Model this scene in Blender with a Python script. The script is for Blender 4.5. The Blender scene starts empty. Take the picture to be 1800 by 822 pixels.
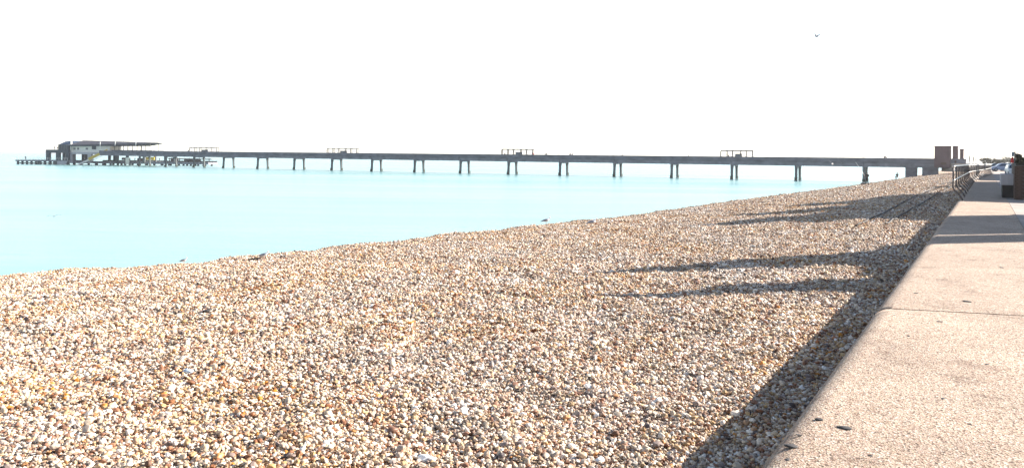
import bpy, bmesh, math, random
import numpy as np
from mathutils import Vector, Matrix, noise
R = math.radians
random.seed(7)
rng = np.random.default_rng(11)
sc = bpy.context.scene
COL = sc.collection

# ------------------------------------------------------------------ camera
EYE = 4.8            # metres above the sea; the promenade is at 3.35
PROM = 3.35
F = 1380.0           # focal length in pixels of an 1800 wide frame
ROLL = 0.010
cam_d = bpy.data.cameras.new('camera')
cam = bpy.data.objects.new('camera', cam_d); COL.objects.link(cam)
cam_d.sensor_width = 36.0
cam_d.lens = F / 1800 * 36
cam_d.shift_y = -132.5 / 1800
cam_d.clip_start = 0.05
cam_d.clip_end = 60000
cam.location = (0, 0, EYE)
cam.rotation_euler = (Matrix.Rotation(R(90), 3, 'X') @ Matrix.Rotation(ROLL, 3, 'Z')).to_euler()
sc.camera = cam

# ------------------------------------------------------------------ light
SUN_EL, SUN_PHI = 27.5, 15.0      # elevation; degrees forward of the picture's right
w = bpy.data.worlds.new('World'); sc.world = w; w.use_nodes = True
wn = w.node_tree.nodes; wl = w.node_tree.links
bgn = wn['Background']
sky = wn.new('ShaderNodeTexSky'); sky.sky_type = 'NISHITA'; sky.sun_disc = False
sky.sun_elevation = R(SUN_EL); sky.sun_rotation = R(90 - SUN_PHI)
sky.air_density = 1.0; sky.dust_density = 0.45; sky.ozone_density = 1.0
# thin white sea haze low in the sky, fading out with elevation, the same all round
geo = wn.new('ShaderNodeTexCoord'); sxyz = wn.new('ShaderNodeSeparateXYZ'); wl.new(geo.outputs['Generated'], sxyz.inputs[0])
hz = wn.new('ShaderNodeMapRange'); hz.interpolation_type = 'SMOOTHSTEP'
hz.inputs[1].default_value = -.02; hz.inputs[2].default_value = .5; hz.inputs[3].default_value = 1.0; hz.inputs[4].default_value = 0.0
wl.new(sxyz.outputs['Z'], hz.inputs[0])
hm_ = wn.new('ShaderNodeVectorMath'); hm_.operation = 'SCALE'; hm_.inputs[0].default_value = (4.9, 4.85, 4.9); wl.new(hz.outputs[0], hm_.inputs['Scale'])
ha = wn.new('ShaderNodeVectorMath'); ha.operation = 'ADD'; wl.new(sky.outputs[0], ha.inputs[0]); wl.new(hm_.outputs[0], ha.inputs[1])
wl.new(ha.outputs[0], bgn.inputs[0]); bgn.inputs[1].default_value = 0.06
sd = bpy.data.lights.new('sun', 'SUN'); sd.energy = 5.0; sd.angle = R(0.5); sd.color = (1.0, 0.93, 0.84)
sun = bpy.data.objects.new('sun', sd); COL.objects.link(sun)
dsun = Vector((math.cos(R(SUN_EL)) * math.cos(R(SUN_PHI)), math.cos(R(SUN_EL)) * math.sin(R(SUN_PHI)), math.sin(R(SUN_EL))))
sun.rotation_euler = dsun.to_track_quat('Z', 'Y').to_euler()
sun.location = (60, 10, 60)
sc.view_settings.view_transform = 'Standard'; sc.view_settings.look = 'None'
sc.view_settings.exposure = 1.72; sc.view_settings.gamma = 1.0
sc.view_settings.use_curve_mapping = False
sc.render.engine = 'CYCLES'
sc.render.resolution_x = 1024; sc.render.resolution_y = 467

# ------------------------------------------------------------------ helpers
def at(x, y, Z):
    """point of the place seen at photograph pixel x, y at depth Z"""
    u = (x - 900) + ROLL * (y - 278.5); v = (y - 278.5) - ROLL * (x - 900)
    return Vector((u * Z / F, Z, EYE - v * Z / F))

def tag(o, label=None, cat=None, group=None, kind=None):
    if label: o['label'] = label
    if cat: o['category'] = cat
    if group: o['group'] = group
    if kind: o['kind'] = kind
    return o

def empty(name, loc=(0, 0, 0), rz=0, parent=None):
    o = bpy.data.objects.new(name, None); COL.objects.link(o)
    o.location = loc; o.rotation_euler = (0, 0, rz); o.empty_display_size = .3
    if parent: o.parent = parent
    return o

def link(name, me, mat=None, parent=None, loc=None, rz=None, smooth=False):
    if mat is not None and not me.materials: me.materials.append(mat)
    if smooth: me.polygons.foreach_set('use_smooth', [True] * len(me.polygons))
    o = bpy.data.objects.new(name, me); COL.objects.link(o)
    if parent: o.parent = parent
    if loc is not None: o.location = loc
    if rz is not None: o.rotation_euler = (0, 0, rz)
    return o

def copy_tree(o, parent=None):
    c = o.copy(); COL.objects.link(c)
    if parent: c.parent = parent
    for ch in list(o.children): copy_tree(ch, c)
    return c

class MB:
    """collects shapes, links them as one mesh object"""
    def __init__(s): s.v = []; s.f = []; s.sm = []
    def add(s, vs, fs, smooth=False):
        n = len(s.v); s.v += [tuple(a) for a in vs]
        s.f += [tuple(i + n for i in f) for f in fs]; s.sm += [smooth] * len(fs)
    def box(s, x0, x1, y0, y1, z0, z1, b=0):
        if b <= 0:
            vs = [(x, y, z) for z in (z0, z1) for y in (y0, y1) for x in (x0, x1)]
            s.add(vs, [(0, 2, 3, 1), (4, 5, 7, 6), (0, 1, 5, 4), (2, 6, 7, 3), (0, 4, 6, 2), (1, 3, 7, 5)])
            return
        bm = bmesh.new(); bmesh.ops.create_cube(bm, size=1)
        for q in bm.verts:
            q.co = Vector(((x0 + x1) / 2 + q.co.x * (x1 - x0), (y0 + y1) / 2 + q.co.y * (y1 - y0), (z0 + z1) / 2 + q.co.z * (z1 - z0)))
        bmesh.ops.bevel(bm, geom=bm.edges[:], offset=b, segments=1, affect='EDGES')
        bm.verts.index_update()
        s.add([q.co[:] for q in bm.verts], [[q.index for q in f.verts] for f in bm.faces]); bm.free()
    def obox(s, a, b, wid, hgt, z=0):
        """beam from a to b, wid across, hgt tall below the line a-b"""
        a = Vector(a); b = Vector(b); d = b - a; n = Vector((-d.y, d.x, 0)).normalized() * wid / 2
        dz = Vector((0, 0, hgt))
        vs = [a - n - dz, a + n - dz, b - n - dz, b + n - dz, a - n, a + n, b - n, b + n]
        s.add(vs, [(0, 2, 3, 1), (4, 5, 7, 6), (0, 1, 5, 4), (2, 6, 7, 3), (0, 4, 6, 2), (1, 3, 7, 5)])
    def tube(s, pts, r, n=6, caps=True):
        pts = [Vector(q) for q in pts]; rr = r if isinstance(r, (list, tuple)) else [r] * len(pts)
        vs = []; fs = []; ref = None
        for i, q in enumerate(pts):
            t = (pts[min(i + 1, len(pts) - 1)] - pts[max(i - 1, 0)]).normalized()
            if ref is None: ref = Vector((0, 0, 1)) if abs(t.z) < .9 else Vector((1, 0, 0))
            a = t.cross(ref).normalized(); b = t.cross(a).normalized(); ref = -b if False else ref
            for k in range(n):
                th = 2 * math.pi * k / n
                vs.append(q + (a * math.cos(th) + b * math.sin(th)) * rr[i])
        for i in range(len(pts) - 1):
            for k in range(n):
                fs.append((i * n + k, i * n + (k + 1) % n, (i + 1) * n + (k + 1) % n, (i + 1) * n + k))
        if caps:
            fs.append(tuple(range(n - 1, -1, -1))); fs.append(tuple((len(pts) - 1) * n + k for k in range(n)))
        s.add(vs, fs, n > 4)
    def loft(s, rings, n=10, caps=True):
        """rings: (centre, half width y, half height z) with x taken from the centre"""
        vs = []; fs = []
        for c, wy, hz in rings:
            for k in range(n):
                th = 2 * math.pi * k / n
                vs.append((c[0], c[1] + math.cos(th) * wy, c[2] + math.sin(th) * hz))
        for i in range(len(rings) - 1):
            for k in range(n):
                fs.append((i * n + k, i * n + (k + 1) % n, (i + 1) * n + (k + 1) % n, (i + 1) * n + k))
        if caps:
            fs.append(tuple(range(n - 1, -1, -1))); fs.append(tuple((len(rings) - 1) * n + k for k in range(n)))
        s.add(vs, fs, True)
    def prism(s, poly, y0, y1, inset=None):
        """poly of (x, z), extruded along y"""
        n = len(poly)
        vs = [(x, y0, z) for x, z in poly] + [(x, y1, z) for x, z in poly]
        fs = [(i, (i + 1) % n, n + (i + 1) % n, n + i) for i in range(n)]
        fs += [tuple(range(n - 1, -1, -1)), tuple(range(n, 2 * n))]
        s.add(vs, fs)
    def mesh(s, name='mesh'):
        me = bpy.data.meshes.new(name); me.from_pydata(s.v, [], s.f); me.update()
        me.polygons.foreach_set('use_smooth', s.sm)
        bm = bmesh.new(); bm.from_mesh(me); bmesh.ops.recalc_face_normals(bm, faces=bm.faces[:]); bm.to_mesh(me); bm.free()
        return me
    def build(s, name, mat, parent=None, loc=None, rz=None):
        return link(name, s.mesh(name), mat, parent, loc, rz)

# ------------------------------------------------------------------ materials
def mat(name, col, rough=.7, var=.12, scale=3.0, bump=0.0, bscale=40.0, metal=0.0, col2=None, spec=.5, stretch=None, obj=False):
    m = bpy.data.materials.new(name); m.use_nodes = True
    nt = m.node_tree; N = nt.nodes; L = nt.links; b = N['Principled BSDF']
    b.inputs['Roughness'].default_value = rough; b.inputs['Metallic'].default_value = metal
    b.inputs['Specular IOR Level'].default_value = spec
    tc = N.new('ShaderNodeTexCoord'); mp = N.new('ShaderNodeMapping'); L.new(tc.outputs['Object'], mp.inputs[0])
    if stretch: mp.inputs['Scale'].default_value = stretch
    nz = N.new('ShaderNodeTexNoise'); nz.inputs['Scale'].default_value = scale; nz.inputs['Detail'].default_value = 6
    nz.inputs['Roughness'].default_value = .65
    L.new(mp.outputs[0], nz.inputs['Vector'])
    mx = N.new('ShaderNodeMix'); mx.data_type = 'RGBA'
    c2 = col2 or tuple(c * (1 - var * 2.2) for c in col)
    c1 = tuple(min(1, c * (1 + var)) for c in col)
    mx.inputs['A'].default_value = (*c2, 1); mx.inputs['B'].default_value = (*c1, 1)
    cr = N.new('ShaderNodeMapRange'); cr.inputs[1].default_value = .3; cr.inputs[2].default_value = .7
    L.new(nz.outputs['Fac'], cr.inputs[0]); L.new(cr.outputs[0], mx.inputs['Factor'])
    L.new(mx.outputs['Result'], b.inputs['Base Color'])
    if bump:
        n2 = N.new('ShaderNodeTexNoise'); n2.inputs['Scale'].default_value = bscale; n2.inputs['Detail'].default_value = 4
        L.new(mp.outputs[0], n2.inputs['Vector'])
        bp = N.new('ShaderNodeBump'); bp.inputs['Strength'].default_value = bump; bp.inputs['Distance'].default_value = .02
        L.new(n2.outputs['Fac'], bp.inputs['Height']); L.new(bp.outputs[0], b.inputs['Normal'])
    return m

def ramp(N, stops, const=False):
    r = N.new('ShaderNodeValToRGB'); cr = r.color_ramp
    cr.interpolation = 'CONSTANT' if const else 'LINEAR'
    while len(cr.elements) < len(stops): cr.elements.new(.5)
    for e, (p, c) in zip(cr.elements, stops): e.position = p; e.color = (*c, 1)
    return r

PEB = [(0.0, (.50, .39, .28)), (.15, (.34, .22, .145)), (.27, (.60, .49, .38)), (.39, (.27, .13, .075)), (.48, (.42, .33, .26)),
       (.58, (.70, .61, .51)), (.68, (.17, .085, .05)), (.74, (.25, .19, .165)), (.79, (.46, .31, .17)), (.90, (.10, .08, .075)), (.93, (.46, .22, .08)), (.95, (.78, .73, .67))]

def pebble_material():
    m = bpy.data.materials.new('pebble_stone'); m.use_nodes = True
    nt = m.node_tree; N = nt.nodes; L = nt.links; b = N['Principled BSDF']
    oi = N.new('ShaderNodeObjectInfo'); r = ramp(N, PEB, True); L.new(oi.outputs['Random'], r.inputs[0])
    tc = N.new('ShaderNodeNewGeometry')
    nz = N.new('ShaderNodeTexNoise'); nz.inputs['Scale'].default_value = 60; nz.inputs['Detail'].default_value = 3
    L.new(tc.outputs['Position'], nz.inputs['Vector'])
    big = N.new('ShaderNodeTexNoise'); big.inputs['Scale'].default_value = .35; big.inputs['Detail'].default_value = 3
    L.new(tc.outputs['Position'], big.inputs['Vector'])
    hs = N.new('ShaderNodeHueSaturation')
    a = N.new('ShaderNodeMapRange'); a.inputs[1].default_value = .3; a.inputs[2].default_value = .7; a.inputs[3].default_value = .78; a.inputs[4].default_value = 1.2
    L.new(nz.outputs['Fac'], a.inputs[0])
    mid = N.new('ShaderNodeTexNoise'); mid.inputs['Scale'].default_value = 1.7; mid.inputs['Detail'].default_value = 5; mid.inputs['Roughness'].default_value = .7
    L.new(tc.outputs['Position'], mid.inputs['Vector'])
    a3 = N.new('ShaderNodeMapRange'); a3.inputs[1].default_value = .33; a3.inputs[2].default_value = .62; a3.inputs[3].default_value = .70; a3.inputs[4].default_value = 1.2
    L.new(mid.outputs['Fac'], a3.inputs[0])
    mu = N.new('ShaderNodeMath'); mu.operation = 'MULTIPLY'; L.new(a.outputs[0], mu.inputs[0]); L.new(a3.outputs[0], mu.inputs[1]); L.new(mu.outputs[0], hs.inputs['Value'])
    a2 = N.new('ShaderNodeMapRange'); a2.inputs[1].default_value = .3; a2.inputs[2].default_value = .7; a2.inputs[3].default_value = .8; a2.inputs[4].default_value = 1.25
    L.new(big.outputs['Fac'], a2.inputs[0]); L.new(a2.outputs[0], hs.inputs['Saturation'])
    L.new(r.outputs[0], hs.inputs['Color']); L.new(hs.outputs[0], b.inputs['Base Color'])
    b.inputs['Roughness'].default_value = .62; b.inputs['Specular IOR Level'].default_value = .35
    return m

def beach_material():
    m = bpy.data.materials.new('shingle_bed'); m.use_nodes = True
    nt = m.node_tree; N = nt.nodes; L = nt.links; b = N['Principled BSDF']
    tc = N.new('ShaderNodeTexCoord')
    v1 = N.new('ShaderNodeTexVoronoi'); v1.inputs['Scale'].default_value = 16
    v2 = N.new('ShaderNodeTexVoronoi'); v2.inputs['Scale'].default_value = 5
    nz = N.new('ShaderNodeTexNoise'); nz.inputs['Scale'].default_value = 5; nz.inputs['Detail'].default_value = 8; nz.inputs['Roughness'].default_value = .8
    for t in (v1, v2, nz): L.new(tc.outputs['Object'], t.inputs['Vector'])
    sx = N.new('ShaderNodeSeparateColor'); L.new(v1.outputs['Color'], sx.inputs[0])
    r = ramp(N, PEB, False); L.new(sx.outputs[0], r.inputs[0])
    mx = N.new('ShaderNodeMix'); mx.data_type = 'RGBA'; mx.blend_type = 'MULTIPLY'; mx.inputs['Factor'].default_value = 1
    g = ramp(N, [(.3, (.7, .61, .52)), (.7, (1.25, 1.15, 1.02))]); L.new(nz.outputs['Fac'], g.inputs[0])
    L.new(r.outputs[0], mx.inputs['A']); L.new(g.outputs[0], mx.inputs['B'])
    L.new(mx.outputs['Result'], b.inputs['Base Color'])
    b.inputs['Roughness'].default_value = .8
    ad = N.new('ShaderNodeMath'); ad.operation = 'ADD'
    L.new(v1.outputs['Distance'], ad.inputs[0]); L.new(v2.outputs['Distance'], ad.inputs[1])
    bp = N.new('ShaderNodeBump'); bp.invert = True; bp.inputs['Strength'].default_value = .9; bp.inputs['Distance'].default_value = .08
    L.new(ad.outputs[0], bp.inputs['Height']); L.new(bp.outputs[0], b.inputs['Normal'])
    return m

def aggregate_concrete():
    m = bpy.data.materials.new('aggregate_concrete'); m.use_nodes = True
    nt = m.node_tree; N = nt.nodes; L = nt.links; b = N['Principled BSDF']
    tc = N.new('ShaderNodeTexCoord')
    def nz(s, d=5, r=.6):
        t = N.new('ShaderNodeTexNoise'); t.inputs['Scale'].default_value = s; t.inputs['Detail'].default_value = d; t.inputs['Roughness'].default_value = r
        L.new(tc.outputs['Object'], t.inputs['Vector']); return t
    big = nz(.9, 6, .7); fine = nz(70, 4, .8); st = nz(2.6, 7, .75)
    vo = N.new('ShaderNodeTexVoronoi'); vo.inputs['Scale'].default_value = 95; L.new(tc.outputs['Object'], vo.inputs['Vector'])
    sx = N.new('ShaderNodeSeparateColor'); L.new(vo.outputs['Color'], sx.inputs[0])
    ag = ramp(N, [(0, (.09, .065, .05)), (.10, (.27, .18, .13)), (.25, (.50, .36, .28)), (.42, (.50, .43, .31)), (.6, (.58, .45, .38)), (.85, (.62, .55, .44)), (.97, (.75, .71, .65))]); L.new(sx.outputs[0], ag.inputs[0])
    fr = ramp(N, [(.34, (.45, .40, .40)), (.5, (.98, .96, .96)), (.66, (1.15, 1.15, 1.15))]); L.new(fine.outputs['Fac'], fr.inputs[0])
    br = ramp(N, [(.3, (.62, .58, .545)), (.7, (.88, .845, .80))]); L.new(big.outputs['Fac'], br.inputs[0])
    sr = ramp(N, [(.33, (.60, .55, .53)), (.45, (.95, .94, .94))]); L.new(st.outputs['Fac'], sr.inputs[0])
    cur = ag.outputs[0]
    for rr in (fr, br, sr):
        x = N.new('ShaderNodeMix'); x.data_type = 'RGBA'; x.blend_type = 'MULTIPLY'; x.inputs['Factor'].default_value = 1
        L.new(cur, x.inputs['A']); L.new(rr.outputs[0], x.inputs['B']); cur = x.outputs['Result']
    L.new(cur, b.inputs['Base Color']); b.inputs['Roughness'].default_value = .85; b.inputs['Specular IOR Level'].default_value = .3
    ad = N.new('ShaderNodeMath'); ad.operation = 'ADD'; L.new(fine.outputs['Fac'], ad.inputs[0]); L.new(vo.outputs['Distance'], ad.inputs[1])
    bp = N.new('ShaderNodeBump'); bp.inputs['Strength'].default_value = .75; bp.inputs['Distance'].default_value = .006
    L.new(ad.outputs[0], bp.inputs['Height']); L.new(bp.outputs[0], b.inputs['Normal'])
    return m

def sea_material():
    m = bpy.data.materials.new('sea_water'); m.use_nodes = True
    nt = m.node_tree; N = nt.nodes; L = nt.links; b = N['Principled BSDF']
    tc = N.new('ShaderNodeTexCoord')
    def nz(s, sc3, d, rz=.35):
        mp = N.new('ShaderNodeMapping'); mp.inputs['Scale'].default_value = sc3; mp.inputs['Rotation'].default_value = (0, 0, rz)
        t = N.new('ShaderNodeTexNoise'); t.inputs['Scale'].default_value = s; t.inputs['Detail'].default_value = d; t.inputs['Roughness'].default_value = .6
        L.new(tc.outputs['Object'], mp.inputs[0]); L.new(mp.outputs[0], t.inputs['Vector']); return t
    a = nz(.9, (.30, 1.6, 1), 5, .15); c = nz(.12, (.3, 1.3, 1), 4, -.1); e = nz(.016, (.35, 2.2, 1), 5, .05)
    s1 = N.new('ShaderNodeMath'); s1.operation = 'MULTIPLY'; s1.inputs[1].default_value = 2.5; L.new(c.outputs['Fac'], s1.inputs[0])
    s2 = N.new('ShaderNodeMath'); s2.operation = 'ADD'; L.new(a.outputs['Fac'], s2.inputs[0]); L.new(s1.outputs[0], s2.inputs[1])
    bp = N.new('ShaderNodeBump'); bp.inputs['Strength'].default_value = 1.0; bp.inputs['Distance'].default_value = .13
    L.new(s2.outputs[0], bp.inputs['Height']); L.new(bp.outputs[0], b.inputs['Normal'])
    sr_ = N.new('ShaderNodeMapRange'); sr_.inputs[1].default_value = .44; sr_.inputs[2].default_value = .66; sr_.inputs[3].default_value = .12; sr_.inputs[4].default_value = 1.0
    L.new(e.outputs['Fac'], sr_.inputs[0]); L.new(sr_.outputs[0], bp.inputs['Strength'])
    r = ramp(N, [(.35, (.13, .29, .29)), (.65, (.25, .41, .405))]); L.new(e.outputs['Fac'], r.inputs[0])
    L.new(r.outputs[0], b.inputs['Base Color'])
    b.inputs['Roughness'].default_value = .26; b.inputs['IOR'].default_value = 1.33
    return m

def brick_material(name, c1, c2, cm):
    m = bpy.data.materials.new(name); m.use_nodes = True
    nt = m.node_tree; N = nt.nodes; L = nt.links; b = N['Principled BSDF']
    tc = N.new('ShaderNodeTexCoord'); sp_ = N.new('ShaderNodeSeparateXYZ'); L.new(tc.outputs['Object'], sp_.inputs[0])
    ad = N.new('ShaderNodeMath'); ad.operation = 'ADD'; L.new(sp_.outputs[0], ad.inputs[0]); L.new(sp_.outputs[1], ad.inputs[1])
    cb_ = N.new('ShaderNodeCombineXYZ'); L.new(ad.outputs[0], cb_.inputs[0]); L.new(sp_.outputs[2], cb_.inputs[1])
    bt_ = N.new('ShaderNodeTexBrick'); bt_.inputs['Scale'].default_value = 1.0
    bt_.inputs['Brick Width'].default_value = .225; bt_.inputs['Row Height'].default_value = .075; bt_.inputs['Mortar Size'].default_value = .008
    bt_.inputs['Color1'].default_value = (*c1, 1); bt_.inputs['Color2'].default_value = (*c2, 1); bt_.inputs['Mortar'].default_value = (*cm, 1)
    L.new(cb_.outputs[0], bt_.inputs['Vector'])
    nz = N.new('ShaderNodeTexNoise'); nz.inputs['Scale'].default_value = .6; nz.inputs['Detail'].default_value = 8; L.new(tc.outputs['Object'], nz.inputs['Vector'])
    g = ramp(N, [(.3, (.78, .76, .76)), (.7, (1.1, 1.08, 1.08))]); L.new(nz.outputs['Fac'], g.inputs[0])
    x = N.new('ShaderNodeMix'); x.data_type = 'RGBA'; x.blend_type = 'MULTIPLY'; x.inputs['Factor'].default_value = 1
    L.new(bt_.outputs['Color'], x.inputs['A']); L.new(g.outputs[0], x.inputs['B']); L.new(x.outputs['Result'], b.inputs['Base Color'])
    b.inputs['Roughness'].default_value = .88; return m

M = dict(
    conc=aggregate_concrete(), peb=pebble_material(), bed=beach_material(), sea=sea_material(),
    joint=mat('joint_filler', (.03, .028, .026), .9),
    pave=mat('paving_concrete', (.33, .275, .24), .9, .14, .8, .4, 50),
    road=mat('asphalt', (.055, .055, .058), .9, .2, 1.2, .5, 60),
    soil=mat('shore_ground', (.16, .17, .09), .95, .3, .05),
    pier=mat('pier_concrete', (.15, .145, .17), .85, .25, .35, .5, 6, stretch=(1, 1, 2.2)),
    pier2=mat('pier_concrete_pale', (.20, .20, .23), .85, .22, .5, .5, 6),
    pileg=mat('pier_leg_concrete', (.13, .14, .145), .9, .3, .6, .5, 8, stretch=(1, 1, .4)),
    weed=mat('tide_stain', (.045, .05, .035), .9, .2, 3),
    rust=mat('galvanised_frame', (.16, .15, .14), .6, .2, 3, 0, 1, .3),
    brick=brick_material('brown_brick', (.13, .072, .072), (.095, .06, .068), (.14, .11, .11)),
    brick2=mat('grey_brick', (.27, .24, .24), .85, .2, 2.2, .4, 12),
    mortar=mat('mortar', (.12, .105, .095), .9),
    white=mat('white_paint', (.74, .71, .66), .6, .06, 2),
    dark=mat('dark_metal', (.045, .05, .065), .55, .2, 1.5),
    roof=mat('dark_roof', (.055, .055, .07), .7, .25, .5),
    glass=mat('tinted_glass', (.05, .07, .11), .12, .1, 1),
    yellow=mat('yellow_stair', (.62, .44, .08), .6, .1, 2),
    rail=mat('painted_rail', (.13, .10, .09), .5, .35, 5, .2, 40, 0),
    railtop=mat('worn_handrail', (.62, .58, .54), .32, .12, 6, 0, 1, .5),
    feather=mat('white_feather', (.80, .80, .79), .75, .03, 20),
    wing=mat('grey_feather', (.24, .26, .31), .7, .1, 20),
    feather_backlit=mat('backlit_feather_shade', (.07, .075, .09), .8, .1, 20),  # backlight shade of the flying gulls, put into the feather colour
    black=mat('black_feather', (.02, .02, .02), .6),
    beak=mat('yellow_beak', (.62, .38, .05), .5), leg=mat('pink_leg', (.5, .28, .22), .6),
    skin=mat('skin', (.50, .31, .23), .6, .05), hair=mat('hair', (.05, .035, .025), .8),
    cable=mat('steel_cable', (.05, .04, .035), .8),
    wood=mat('driftwood', (.09, .065, .05), .9, .2, 6, .3, 30),
    benchc=mat('bench_concrete', (.42, .40, .42), .8, .1, 3, .3, 40),
    darkbase=mat('dark_trim_and_recess_shade', (.04, .034, .03), .9, .2, 4),  # dark trim colour; on the bench base it stands in for recess shade
    tyre=mat('tyre', (.02, .02, .02), .8), rim=mat('rim', (.4, .4, .42), .4, .05, 2, 0, 1, .7),
    lamp=mat('headlight_glass', (.6, .6, .6), .15), plate=mat('number_plate_white', (.7, .7, .66), .5),
    red=mat('red_cloth', (.55, .03, .03), .8), redl=mat('tail_lamp', (.4, .02, .02), .3),
    sign=mat('grey_blue_sign', (.20, .27, .33), .5),
    bark=mat('bark', (.10, .075, .055), .9, .25, 5), 
    twig=mat('winter_foliage', (.10, .085, .045), .9, .4, 1.2),
    render=mat('house_render', (.60, .54, .46), .85, .1, .8, .2, 30),
    tile=mat('roof_tile', (.20, .10, .07), .85, .25, 2, .3, 12),
)

# ------------------------------------------------------------------ coast geometry
MW = .604; CA = 1 / math.sqrt(1 + MW * MW); SA = MW * CA      # the wall runs along X = MW*Y + c
EC = -1.03
def line(c, Y): return MW * Y + c
QP = np.array([-60, 0, 11.3, 16, 22.2, 33.1, 43, 68, 119, 195, 400, 900, 3000.])
QV = np.array([27, 24, 22.4, 20.7, 20.0, 19.0, 17.6, 17.0, 15.0, 14.2, 16, 22, 40.])
def pq(X, Y): return (MW * X + Y) * CA, (MW * Y + EC - X) * CA
def xy(p, q):
    a = q / CA - EC
    Y = (p / CA + MW * a) / (1 + MW * MW); return MW * Y - a, Y
def und(X, Y):
    return (.034 * np.sin(1.9 * X + 1.3 * np.sin(.9 * Y)) * np.sin(1.5 * Y + 1.1 * np.sin(1.2 * X)) + .03 * np.sin(.55 * X - .4 * Y + .6)
            + .018 * np.sin(5.1 * X + 2 * np.sin(2.3 * Y)) * np.sin(4.3 * Y + 1.7 * np.sin(2.9 * X)))
def beach_z(X, Y):
    X = np.asarray(X, float); Y = np.asarray(Y, float)
    p, q = pq(X, Y); qc = np.interp(p, QP, QV) + .3 * np.sin(1.15 * p + .8 * np.sin(.31 * p)) + .16 * np.sin(2.9 * p + 1)
    t = np.clip(q / qc, 0, 1)
    z = 2.60 - 1.20 * t ** 1.5
    z = np.where(q > qc, 1.40 - .28 * (q - qc), z)
    k = np.clip(1 - (q - qc) / 3, 0, 1)
    return z + und(X, Y) * k

def grid_mesh(name, us, vs, fn):
    V = []; 
    for u in us:
        for v in vs: V.append(fn(u, v))
    n = len(vs); Fc = [(i * n + j, i * n + j + 1, (i + 1) * n + j + 1, (i + 1) * n + j) for i in range(len(us) - 1) for j in range(n - 1)]
    me = bpy.data.meshes.new(name); me.from_pydata(V, [], Fc); me.update()
    bm = bmesh.new(); bm.from_mesh(me); bmesh.ops.recalc_face_normals(bm, faces=bm.faces[:])
    if sum(f.normal.z for f in bm.faces) < 0: bmesh.ops.reverse_faces(bm, faces=bm.faces[:])
    bm.to_mesh(me); bm.free(); return me

# sea
me = bpy.data.meshes.new('sea')
S = 30000
me.from_pydata([(-S, -2000, 0), (S, -2000, 0), (S, S, 0), (-S, S, 0)], [], [(0, 1, 2, 3)])
tag(link('sea', me, M['sea']), 'pale turquoise calm sea reaching the horizon', None, None, 'structure')
# beach bed
ps = np.concatenate([np.arange(-25, 60, .5), np.arange(60, 240, 2.), np.arange(240, 1200, 20.)])
qs = np.concatenate([np.arange(-.5, 12, .4), np.arange(12, 32, .5), np.arange(32, 60, 4.)])
def bf(p, q):
    X, Y = xy(p, q); return (X, Y, float(beach_z(X, Y)) - .012)
o = link('beach', grid_mesh('beach', ps, qs, bf), M['bed'], smooth=True)
tag(o, 'shingle beach sloping to the sea', None, None, 'structure')

# ------------------------------------------------------------------ shingle pebbles (instances)
def pebble_points():
    P = []; D = []
    Y = 3.6
    while Y < 190:
        s = .0195 if Y < 8 else (.0195 * (Y / 8) ** .8 if Y < 50 else .0845 * (Y / 50) ** 1.25)
        d = .0275 if Y < 8 else (.0275 * (Y / 8) ** .48 if Y < 50 else .0663 * min(1.6, (Y / 50) ** .9))
        x0 = -.70 * Y - 1.0; x1 = MW * Y + EC + .08
        n = max(1, int((x1 - x0) / s))
        xs = x0 + (np.arange(n) + rng.random(n)) * s
        ys = Y + (rng.random(n) - .5) * s * 1.3
        P.append(np.stack([xs, ys], 1)); D.append(np.full(n, d)); Y += s
    P = np.concatenate(P); D = np.concatenate(D)
    p, q = pq(P[:, 0], P[:, 1]); qc = np.interp(p, QP, QV)
    k = (q > -.06) & (q < qc + 3.5)
    P = P[k]; D = D[k]
    D = D * np.clip(np.exp(rng.normal(-.08, .38, len(D))), .45, np.where(P[:, 1] > 18, 1.7, 2.6))
    z = beach_z(P[:, 0], P[:, 1]) + (rng.random(len(D)) - .4) * D * .8
    return np.column_stack([P, z]), D
PP, DD = pebble_points()
print('pebbles', len(DD))
me = bpy.data.meshes.new('shingle')
me.vertices.add(len(PP)); me.vertices.foreach_set('co', PP.astype(np.float32).ravel())
at1 = me.attributes.new('psize', 'FLOAT', 'POINT'); at1.data.foreach_set('value', DD.astype(np.float32))
rot = np.column_stack([rng.normal(0, .45, len(DD)), rng.normal(0, .45, len(DD)), rng.random(len(DD)) * 6.283]).astype(np.float32)
at2 = me.attributes.new('prot', 'FLOAT_VECTOR', 'POINT'); at2.data.foreach_set('vector', rot.ravel())
at3 = me.attributes.new('pidx', 'INT', 'POINT'); at3.data.foreach_set('value', rng.integers(0, 6, len(DD)).astype(np.int32))
me.materials.append(M['peb'])
shingle = bpy.data.objects.new('shingle_pebbles', me); COL.objects.link(shingle)
tag(shingle, 'loose tan, cream and grey flint pebbles covering the beach', 'pebbles', None, 'stuff')
ng = bpy.data.node_groups.new('pebble_scatter', 'GeometryNodeTree')
ng.interface.new_socket('Geometry', in_out='INPUT', socket_type='NodeSocketGeometry')
ng.interface.new_socket('Geometry', in_out='OUTPUT', socket_type='NodeSocketGeometry')
N = ng.nodes; L = ng.links
gi = N.new('NodeGroupInput'); go = N.new('NodeGroupOutput')
join = N.new('GeometryNodeJoinGeometry')
shapes = [(1, .82, .58), (1.15, .75, .5), (.95, .9, .7), (1.25, .8, .42), (.9, .8, .62), (1.1, .95, .45)]
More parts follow.
